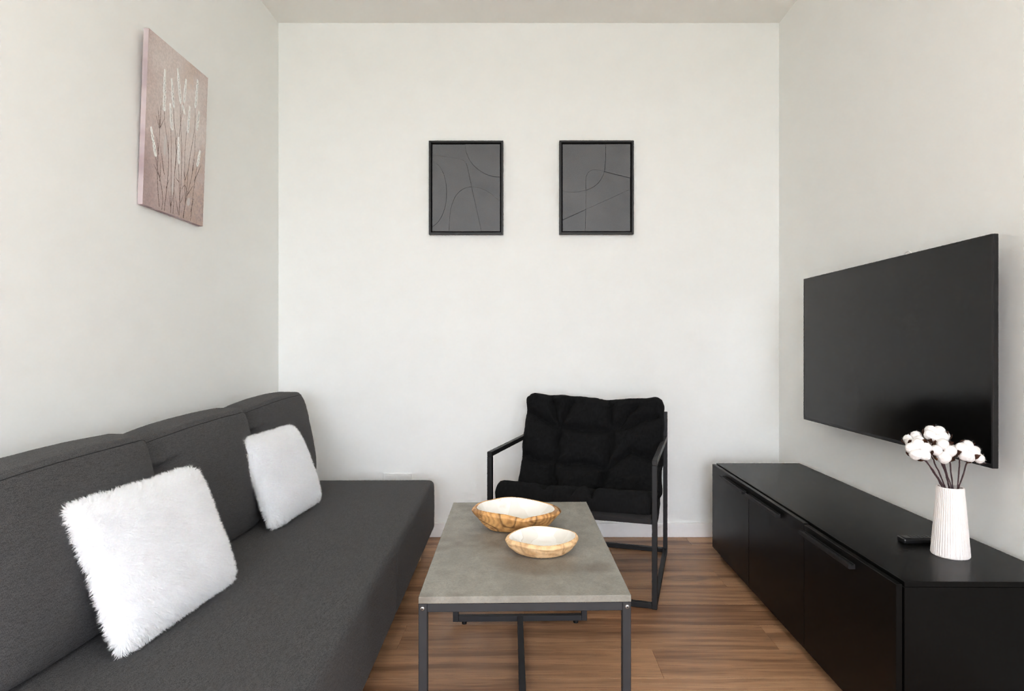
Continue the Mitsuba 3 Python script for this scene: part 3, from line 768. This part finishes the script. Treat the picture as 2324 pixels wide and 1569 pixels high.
BALL = trimesh.creation.icosphere(subdivisions=4, radius=1.0)


def cotton_stem(label, head, mouth, aim, lobes, size, seed, leaf=False):
    """head: centre of the boll; mouth: where the stem passes the vase rim; aim: which way the boll faces."""
    key = thing('cotton_stem', label, 'cotton stem', 'cotton stems in the white vase')
    r = np.random.default_rng(seed)
    size *= 1.08
    head, mouth, aim = (np.asarray(x, float) for x in (head, mouth, aim))
    aim /= np.linalg.norm(aim)
    foot = np.array([VX + (VX - mouth[0]) * 0.5, VY + (VY - mouth[1]) * 0.5, cz1 + 0.0125])
    base = head - aim * size * 0.95
    path = smooth_path([foot, mouth, mouth * 0.5 + base * 0.5 + [0, 0, 0.004], base], 24)
    path += 0.0006 * r.normal(size=path.shape)
    put('stem', tube(path, 0.0016 + 0.0005 * r.random(24), 8), 'stem_brown', key, smooth=True)
    a = np.cross(aim, [0.3, 0.1, 1]); a /= np.linalg.norm(a); b = np.cross(aim, a)
    ms, hs, ph = [], [], r.random() * 6
    ctrs = []
    for k in range(lobes):
        g = ph + 2 * np.pi * k / lobes
        s = size * (0.86 + 0.16 * r.random())
        c = head + (a * math.cos(g) + b * math.sin(g)) * size * 0.74 + aim * size * 0.12 * r.normal()
        P = np.array(BALL.vertices)
        d = 1 + 0.22 * (meshkit.fbm(P * 1.7 + 9 * k + seed, 4, seed) - 0.5) + 0.05 * (meshkit.noise(P * 11, seed) - 0.5)
        ms.append(trimesh.Trimesh(c + P * d[:, None] * s * 0.70 * np.array([1, 1, 0.97]), BALL.faces, process=False)); ctrs.append((c, s * 0.70))
        # the husk's pointed valves between the lobes
        g2 = g + np.pi / lobes
        e = a * math.cos(g2) + b * math.sin(g2); f = np.cross(aim, e)
        st = np.linspace(0, 1, 9)
        rad = size * (0.15 + 1.25 * np.sin(st * 1.9) ** 0.8); hgt = size * (-0.95 + 1.35 * st)
        mid = head + np.outer(rad, e) + np.outer(hgt, aim)
        wd = size * 0.34 * np.sin(np.pi * (0.12 + 0.88 * st)) + 0.0003
        L, Rr = mid + np.outer(wd, f), mid - np.outer(wd, f)
        nrm = np.cross(f, np.gradient(mid, axis=0)); nrm /= np.linalg.norm(nrm, axis=1, keepdims=True) + 1e-9
        m_ = mid + nrm * 0.0016
        V = np.vstack([L, m_, Rr, L - nrm * 0.0006, m_ - nrm * 0.0008, Rr - nrm * 0.0006]); F = []
        for q in range(8):
            for s0, s1 in ((0, 9), (9, 18)):
                F += [[s0 + q, s1 + q, s1 + q + 1], [s0 + q, s1 + q + 1, s0 + q + 1], [s0 + q + 27, s1 + q + 1 + 27, s1 + q + 27], [s0 + q + 27, s0 + q + 1 + 27, s1 + q + 1 + 27]]
        hs.append(trimesh.Trimesh(V, np.array(F), process=False))
    bo = put('boll', join(ms), 'cotton', key, smooth=True, label='fluffy white cotton boll')
    # loose fibres
    N = 900
    ci = r.integers(0, lobes, N); dv = r.normal(size=(N, 3)); dv /= np.linalg.norm(dv, axis=1, keepdims=True)
    P = np.array([ctrs[k][0] for k in ci]) + dv * np.array([ctrs[k][1] for k in ci])[:, None] * 0.95
    t1 = r.normal(size=(N, 3)); D = dv * 0.5 + t1 * 0.5; D /= np.linalg.norm(D, axis=1, keepdims=True)
    sd = np.cross(D, dv); sd /= np.linalg.norm(sd, axis=1, keepdims=True) + 1e-9
    Ln = (0.003 + 0.005 * r.random(N) ** 2)[:, None]
    V = np.stack([P - sd * 0.00022, P + sd * 0.00022, P + D * Ln], 1).reshape(-1, 3)
    put('fibre', trimesh.Trimesh(V, np.arange(3 * N).reshape(-1, 3), process=False), 'cotton_wisp', bo, kind='stuff')
    put('husk', join(hs), 'husk_brown', key, smooth=40, label='dry brown husk')
    if leaf:
        for (dx, dz, tw) in ((-0.030, 0.012, 0.3), (-0.024, -0.012, -0.5)):
            st = np.linspace(0, 1, 12)
            mid = base + np.stack([dx * st, -0.010 * st, dz * np.sin(st * 2.0)], 1)
            wd = 0.0085 * np.sin(np.pi * np.clip(0.05 + 0.95 * st, 0, 1)) ** 0.8
            f = np.array([0.1, -0.6 + tw * 0.4, 0.8])
            f /= np.linalg.norm(f); nr = np.array([0.2, -0.8, -0.5]); nr /= np.linalg.norm(nr)
            L, Rr, mm = mid + np.outer(wd, f), mid - np.outer(wd, f), mid + nr * 0.0015
            V = np.vstack([L, mm, Rr, L - nr * 0.0007, mm - nr * 0.0007, Rr - nr * 0.0007]); F = []
            for q in range(11):
                for s0, s1 in ((0, 12), (12, 24)):
                    F += [[s0 + q, s1 + q, s1 + q + 1], [s0 + q, s1 + q + 1, s0 + q + 1], [s0 + q + 36, s1 + q + 1 + 36, s1 + q + 36], [s0 + q + 36, s0 + q + 1 + 36, s1 + q + 1 + 36]]
            put('leaf', trimesh.Trimesh(V, np.array(F), process=False), 'husk_brown', key, smooth=40, label='dry brown leaf')


VT = cz1 + vh
def mouth(dx, dy): return (VX + dx, VY + dy, VT)
cotton_stem('cotton stem with the leftmost boll of the bunch and two dry brown leaves', (1.083, 1.660, 0.753), mouth(-0.021, -0.004), (-0.45, -0.75, 0.45), 5, 0.0215, 1, True)
cotton_stem('cotton stem with a boll half hidden behind the leftmost one', (1.103, 1.716, 0.773), mouth(-0.018, 0.010), (-0.4, -0.2, 0.9), 4, 0.0190, 2)
cotton_stem('cotton stem with a boll squeezed between the leftmost and the middle bolls', (1.130, 1.686, 0.757), mouth(-0.008, 0.012), (-0.2, -0.4, 0.9), 4, 0.0175, 3)
cotton_stem('cotton stem with the topmost boll of the bunch', (1.149, 1.690, 0.789), mouth(-0.004, -0.002), (-0.1, -0.6, 0.8), 5, 0.0215, 4)
cotton_stem('cotton stem with the middle front boll showing four round white lobes', (1.143, 1.650, 0.752), mouth(-0.006, -0.014), (0.0, -0.95, 0.2), 4, 0.0225, 5)
cotton_stem('cotton stem with a boll peeping out behind the topmost one', (1.185, 1.724, 0.783), mouth(0.002, 0.010), (0.2, 0.1, 1.0), 4, 0.0180, 6)
cotton_stem('cotton stem with the front boll of the right-hand cluster', (1.205, 1.645, 0.751), mouth(0.012, -0.014), (0.25, -0.9, 0.3), 5, 0.0210, 7)
cotton_stem('cotton stem with the rightmost boll of the bunch, its back turned to the television', (1.238, 1.655, 0.740), mouth(0.020, -0.006), (0.6, -0.4, 0.4), 4, 0.0185, 8)
cotton_stem('cotton stem with a boll half hidden behind the right-hand cluster', (1.192, 1.690, 0.747), mouth(0.012, 0.008), (0.1, -0.3, 0.9), 4, 0.0185, 9)


# ------------------------------------------------------------------ framed reliefs on the back wall
def relief(label, cx, cz, iw, ih, lines, heights, lean=0.0):
    key = thing('framed_relief', label, 'framed picture', 'framed relief panels')
    W, H, dep, lip, gap = 0.403, 0.508, 0.026, 0.0115, 0.0065
    fr = []
    y1, y0 = YB, YB - dep
    L, R, B, T_ = cx - W / 2, cx + W / 2, cz - H / 2, cz + H / 2
    fr = [cbox([L, y0, B], [L + lip, y1, T_], 0.001), cbox([R - lip, y0, B], [R, y1, T_], 0.001), cbox([L + lip, y0, T_ - lip], [R - lip, y1, T_], 0.001), cbox([L + lip, y0, B], [R - lip, y1, B + lip], 0.001)]
    put('frame', join(fr), 'art_frame', key)
    put('backing', cbox([L + lip, y1 - 0.012, B + lip], [R - lip, y1, T_ - lip]), 'art_backing', key)
    pw, ph = W - 2 * (lip + gap), H - 2 * (lip + gap)
    area = sbox(0, 0, pw, ph)
    ls = []
    for ln in lines:
        p = np.array(ln, float); p = np.stack([p[:, 0] * pw, (1 - p[:, 1]) * ph], 1)
        for _ in range(3 if len(p) > 2 else 0):              # corners cut, straights kept
            p = np.vstack([p[:1], np.stack([0.75 * p[:-1] + 0.25 * p[1:], 0.25 * p[:-1] + 0.75 * p[1:]], 1).reshape(-1, 2), p[-1:]])
        d0, d1 = p[0] - p[1], p[-1] - p[-2]
        p = np.vstack([p[0] + d0 / np.linalg.norm(d0) * 0.004, p, p[-1] + d1 / np.linalg.norm(d1) * 0.004])
        ls.append(LineString(p))
    cells = [g for g in polygonize(unary_union(ls + [area.exterior])) if g.area > 2e-4 and area.buffer(1e-4).contains(g.representative_point())]
    cells.sort(key=lambda g: (round(g.centroid.y, 3), g.centroid.x), reverse=True)
    for k, g in enumerate(cells):
        g = g.intersection(area).buffer(-0.0004)
        if g.is_empty: continue
        g = max(getattr(g, 'geoms', [g]), key=lambda s: s.area)
        hgt = 0.0030 + 0.0030 * heights[k % len(heights)]
        m = trimesh.creation.extrude_polygon(g, hgt, engine='earcut')
        v = np.array(m.vertices)
        # a soft bevel: the outer face a hair smaller
        c = np.array(g.centroid.coords[0])
        top = v[:, 2] > hgt * 0.5
        v[top, :2] += (c - v[top, :2]) / np.maximum(np.linalg.norm(c - v[top, :2], axis=1, keepdims=True), 1e-6) * 0.0004
        P = np.stack([L + lip + gap + v[:, 0], y1 - 0.012 - v[:, 2], B + lip + gap + v[:, 1]], 1)
        m = trimesh.Trimesh(P, m.faces, process=False)
        m.fix_normals()
        put('panel', m, 'leather_grey', key)


def px(lst, x0, y0, x1, y1): return [((a - x0) / (x1 - x0), (b - y0) / (y1 - y0)) for a, b in lst]
B1 = (155, 122, 868, 1025)
relief('dark grey framed relief with an arch at its foot, left on the back wall', -0.320, 1.8965, 0, 0, [px(l, *B1) for l in (
    [(500, 122), (505, 180), (525, 240), (560, 310), (620, 370), (700, 425), (780, 455), (868, 462)],
    [(155, 232), (430, 266), (480, 283), (510, 313), (525, 355), (568, 560)],
    [(155, 290), (215, 330), (265, 400), (295, 500), (308, 620), (300, 740), (270, 840), (220, 930), (155, 982)],
    [(330, 1025), (335, 880), (355, 760), (395, 660), (450, 600), (510, 570), (568, 560), (640, 568), (720, 600), (790, 645), (868, 712)],
    [(568, 560), (672, 1025)])], [1.6, 0.3, 0.9, 2.0, 1.2, 0.5, 1.8])
B2 = (1465, 120, 2178, 1020)
relief('dark grey framed relief with crossing straight lines, right on the back wall', 0.386, 1.8975, 0, 0, [px(l, *B2) for l in (
    [(1920, 120), (1918, 330), (1905, 405), (1880, 470), (1840, 525), (1780, 570), (1712, 597)],
    [(1905, 404), (2178, 470)],
    [(1905, 404), (1850, 386), (1790, 382), (1745, 400), (1718, 435), (1708, 490), (1712, 597)],
    [(1465, 602), (1530, 618), (1610, 618), (1712, 597)],
    [(1712, 597), (1710, 795), (1703, 1020)],
    [(1465, 905), (1710, 795)], [(1710, 795), (2178, 585)])], [1.8, 0.4, 1.1, 0.2, 1.6, 0.8, 0.1, 1.4])

# ------------------------------------------------------------------ painted canvas on the left wall
art = thing('canvas_painting', 'mauve canvas painting of white flower spikes on thin stems, hung on the left wall', 'painting')
CYN, CZB, CD = 2.090, 1.530, 0.018                        # near edge, foot, depth
LEAN = 0.022                                              # the head leans out from the wall


def onto(u, v, o):                                        # a point of the canvas: along, up, out from its face
    return np.array([XL + 0.002 + CD + o + LEAN * v / CH, CYN + u, CZB + v])


c8 = [onto(u, v, o) for v in (0, CH) for u in (0, CW) for o in (-CD, -0.0002)]
put('edge', trimesh.convex.convex_hull(np.array(c8)), 'canvas_edge', art)
nu, nv = 2, 3
fv = np.array([onto(u, v, 0) for v in np.linspace(0, CH, 4) for u in np.linspace(0, CW, 3)] + [onto(u, v, -0.0002) for v in np.linspace(0, CH, 4) for u in np.linspace(0, CW, 3)])
fuv = np.array([(u, v) for v in np.linspace(0, CH, 4) for u in np.linspace(0, CW, 3)] * 2)
ff = []
for r_ in range(3):
    for c_ in range(2):
        i0 = r_ * 3 + c_
        ff += [[i0, i0 + 1, i0 + 4], [i0, i0 + 4, i0 + 3]]
ff = np.array(ff); ff = np.vstack([ff, ff[:, ::-1] + 12])
put('canvas', trimesh.Trimesh(fv, ff, process=False), 'canvas_paint', art, uv=fuv)
SPIKES = [((0.098, 0.508), (0.102, 0.366)), ((0.141, 0.493), (0.159, 0.4)), ((0.176, 0.547), (0.201, 0.432)), ((0.234, 0.532), (0.224, 0.445)), ((0.313, 0.565), (0.304, 0.457)), ((0.137, 0.399), (0.154, 0.315)),
          ((0.265, 0.44), (0.257, 0.342)), ((0.331, 0.447), (0.319, 0.374)), ((0.031, 0.275), (0.062, 0.188)), ((0.197, 0.297), (0.205, 0.204)), ((0.348, 0.295), (0.333, 0.233)), ((0.216, 0.427), (0.231, 0.403))]
STEMS = [((0.102, 0.364), (0.112, 0.315), (0.137, 0.221), (0.137, 0.106), (0.125, 0.004)), ((0.062, 0.186), (0.084, 0.13), (0.1, 0.095), (0.108, 0.004)), ((0.079, 0.309), (0.08, 0.248), (0.075, 0.171), (0.08, 0.089), (0.095, 0.012)),
         ((0.065, 0.362), (0.081, 0.296)), ((0.085, 0.389), (0.081, 0.296)), ((0.053, 0.338), (0.078, 0.292)), ((0.107, 0.337), (0.082, 0.294)), ((0.065, 0.255), (0.078, 0.198)),
         ((0.159, 0.4), (0.171, 0.329), (0.182, 0.273), (0.182, 0.171)), ((0.147, 0.316), (0.157, 0.188), (0.165, 0.004)), ((0.201, 0.432), (0.208, 0.36), (0.221, 0.261), (0.223, 0.105), (0.218, 0.006)),
         ((0.224, 0.445), (0.208, 0.355), (0.199, 0.298), (0.186, 0.223), (0.181, 0.132), (0.18, 0.006)), ((0.302, 0.456), (0.302, 0.366), (0.274, 0.221), (0.263, 0.106), (0.246, 0.006)),
         ((0.307, 0.368), (0.308, 0.238), (0.292, 0.165), (0.258, 0.062), (0.251, 0.004)), ((0.252, 0.344), (0.244, 0.269), (0.249, 0.152), (0.258, 0.067)), ((0.203, 0.203), (0.213, 0.128), (0.222, 0.039)),
         ((0.331, 0.229), (0.321, 0.179), (0.309, 0.102), (0.299, 0.005)), ((0.088, 0.232), (0.117, 0.135)), ((0.093, 0.174), (0.092, 0.105)), ((0.052, 0.156), (0.089, 0.121)), ((0.137, 0.267), (0.137, 0.219)),
         ((0.147, 0.126), (0.131, 0.089)), ((0.147, 0.083), (0.164, 0.027)), ((0.181, 0.093), (0.164, 0.027)), ((0.238, 0.188), (0.251, 0.15)), ((0.271, 0.199), (0.251, 0.153)), ((0.232, 0.113), (0.25, 0.13), (0.268, 0.11)),
         ((0.31, 0.147), (0.27, 0.1)), ((0.359, 0.241), (0.316, 0.167)), ((0.185, 0.146), (0.213, 0.133)), ((0.302, 0.263), (0.3, 0.197)), ((0.191, 0.315), (0.18, 0.267)), ((0.242, 0.089), (0.225, 0.058)), ((0.188, 0.082), (0.213, 0.016)), ((0.315, 0.095), (0.297, 0.039))]


def dab(c, d, ln, wd, o, hgt):
    """A thick brush dab: a low pointed lens on the canvas."""
    c, d = np.asarray(c, float), np.asarray(d, float); d /= np.linalg.norm(d); n = np.array([-d[1], d[0]])
    g = np.linspace(0, 2 * np.pi, 10, endpoint=False)
    rim = [c + d * ln / 2 * math.cos(a) + n * wd / 2 * math.sin(a) for a in g]
    V = [onto(p[0], p[1], o) for p in rim] + [onto(c[0], c[1], o + hgt)]
    return trimesh.Trimesh(np.array(V), np.array([[i, (i + 1) % 10, 10] for i in range(10)]), process=False)


def stroke(pts, w0, w1, o):
    p = smooth_path(pts, 8 * len(pts)) if len(pts) > 2 else np.linspace(pts[0], pts[1], 8)
    t = np.gradient(p, axis=0); t /= np.linalg.norm(t, axis=1, keepdims=True); n = np.stack([-t[:, 1], t[:, 0]], 1)
    w = np.linspace(w0, w1, len(p))[:, None] / 2
    L, R = p + n * w, p - n * w
    V = np.array([onto(*q, o) for q in L] + [onto(*q, o + 0.0002) for q in p] + [onto(*q, o) for q in R]); k = len(p); F = []
    for i in range(k - 1):
        for a, b in ((0, k), (k, 2 * k)):
            F += [[a + i, b + i, b + i + 1], [a + i, b + i + 1, a + i + 1]]
    return trimesh.Trimesh(V, np.array(F), process=False)


def paint(name, mesh, bsdf, label=None, kind=None):
    return put(name, mesh, bsdf, art, label=label, kind=kind)


for k, (c, d, ln, wd) in enumerate((((0.117, 0.245), (0.1, 1), 0.085, 0.020), ((0.172, 0.115), (0.06, 1), 0.085, 0.010), ((0.280, 0.075), (0.3, 1), 0.035, 0.022))):
    paint('pale_smudge', dab(c, d, ln, wd, 0.0002, 0.0003), 'paint_faint')
for s in STEMS:
    long_ = len(s) > 2
    paint('stem', stroke(s, 0.0016 if long_ else 0.0008, 0.0026 if long_ else 0.0034, 0.0004), 'paint_brown')
r = np.random.default_rng(5)
for (t0, t1) in SPIKES:
    t0, t1 = np.array(t0), np.array(t1)
    ax = t1 - t0; L = np.linalg.norm(ax); ax = ax / L; nn_ = np.array([-ax[1], ax[0]])
    ds, dk = [], []
    steps = max(4, int(L / 0.0042))
    for i in range(steps):
        f = i / (steps - 1)
        wd = 0.0088 * min(1, 0.15 + 1.6 * f) * (1 if f < 0.8 else 0.8)
        for sg in (-1, 1):
            c = t0 + ax * L * f + nn_ * sg * wd * (0.12 + 0.62 * r.random())
            ds.append(dab(c, -ax * 0.7 + nn_ * sg * (0.5 + 0.5 * r.random()), 0.012 + 0.004 * r.random(), 0.0052 + 0.002 * r.random(), 0.0008, 0.0016))
        if r.random() < 0.65 and 0.12 < f < 0.95:
            dk.append(dab(t0 + ax * L * f + nn_ * 0.0016 * r.normal(), ax + nn_ * 0.3 * r.normal(), 0.0048, 0.0020, 0.0020, 0.0006))
    kk = paint('flower_spike', join(ds), 'paint_white')
    if dk:
        put('stem_fleck', join(dk), 'paint_dark', kk)

# ------------------------------------------------------------------ wall socket behind the sofa's far end
sock = thing('wall_socket', 'white double wall socket low on the back wall, half hidden by the sofa', 'socket')
sx0, sx1, sz0, sz1 = -0.773, -0.615, 0.268, 0.347
put('plate', cbox([sx0, YB - 0.009, sz0], [sx1, YB, sz1], 0.003), 'white_plastic', sock)
for k in range(2):
    a0_ = sx0 + 0.012 + k * 0.072
    put('insert', cbox([a0_, YB - 0.0115, sz0 + 0.010], [a0_ + 0.062, YB - 0.009, sz1 - 0.012], 0.001), 'white_plastic', sock)
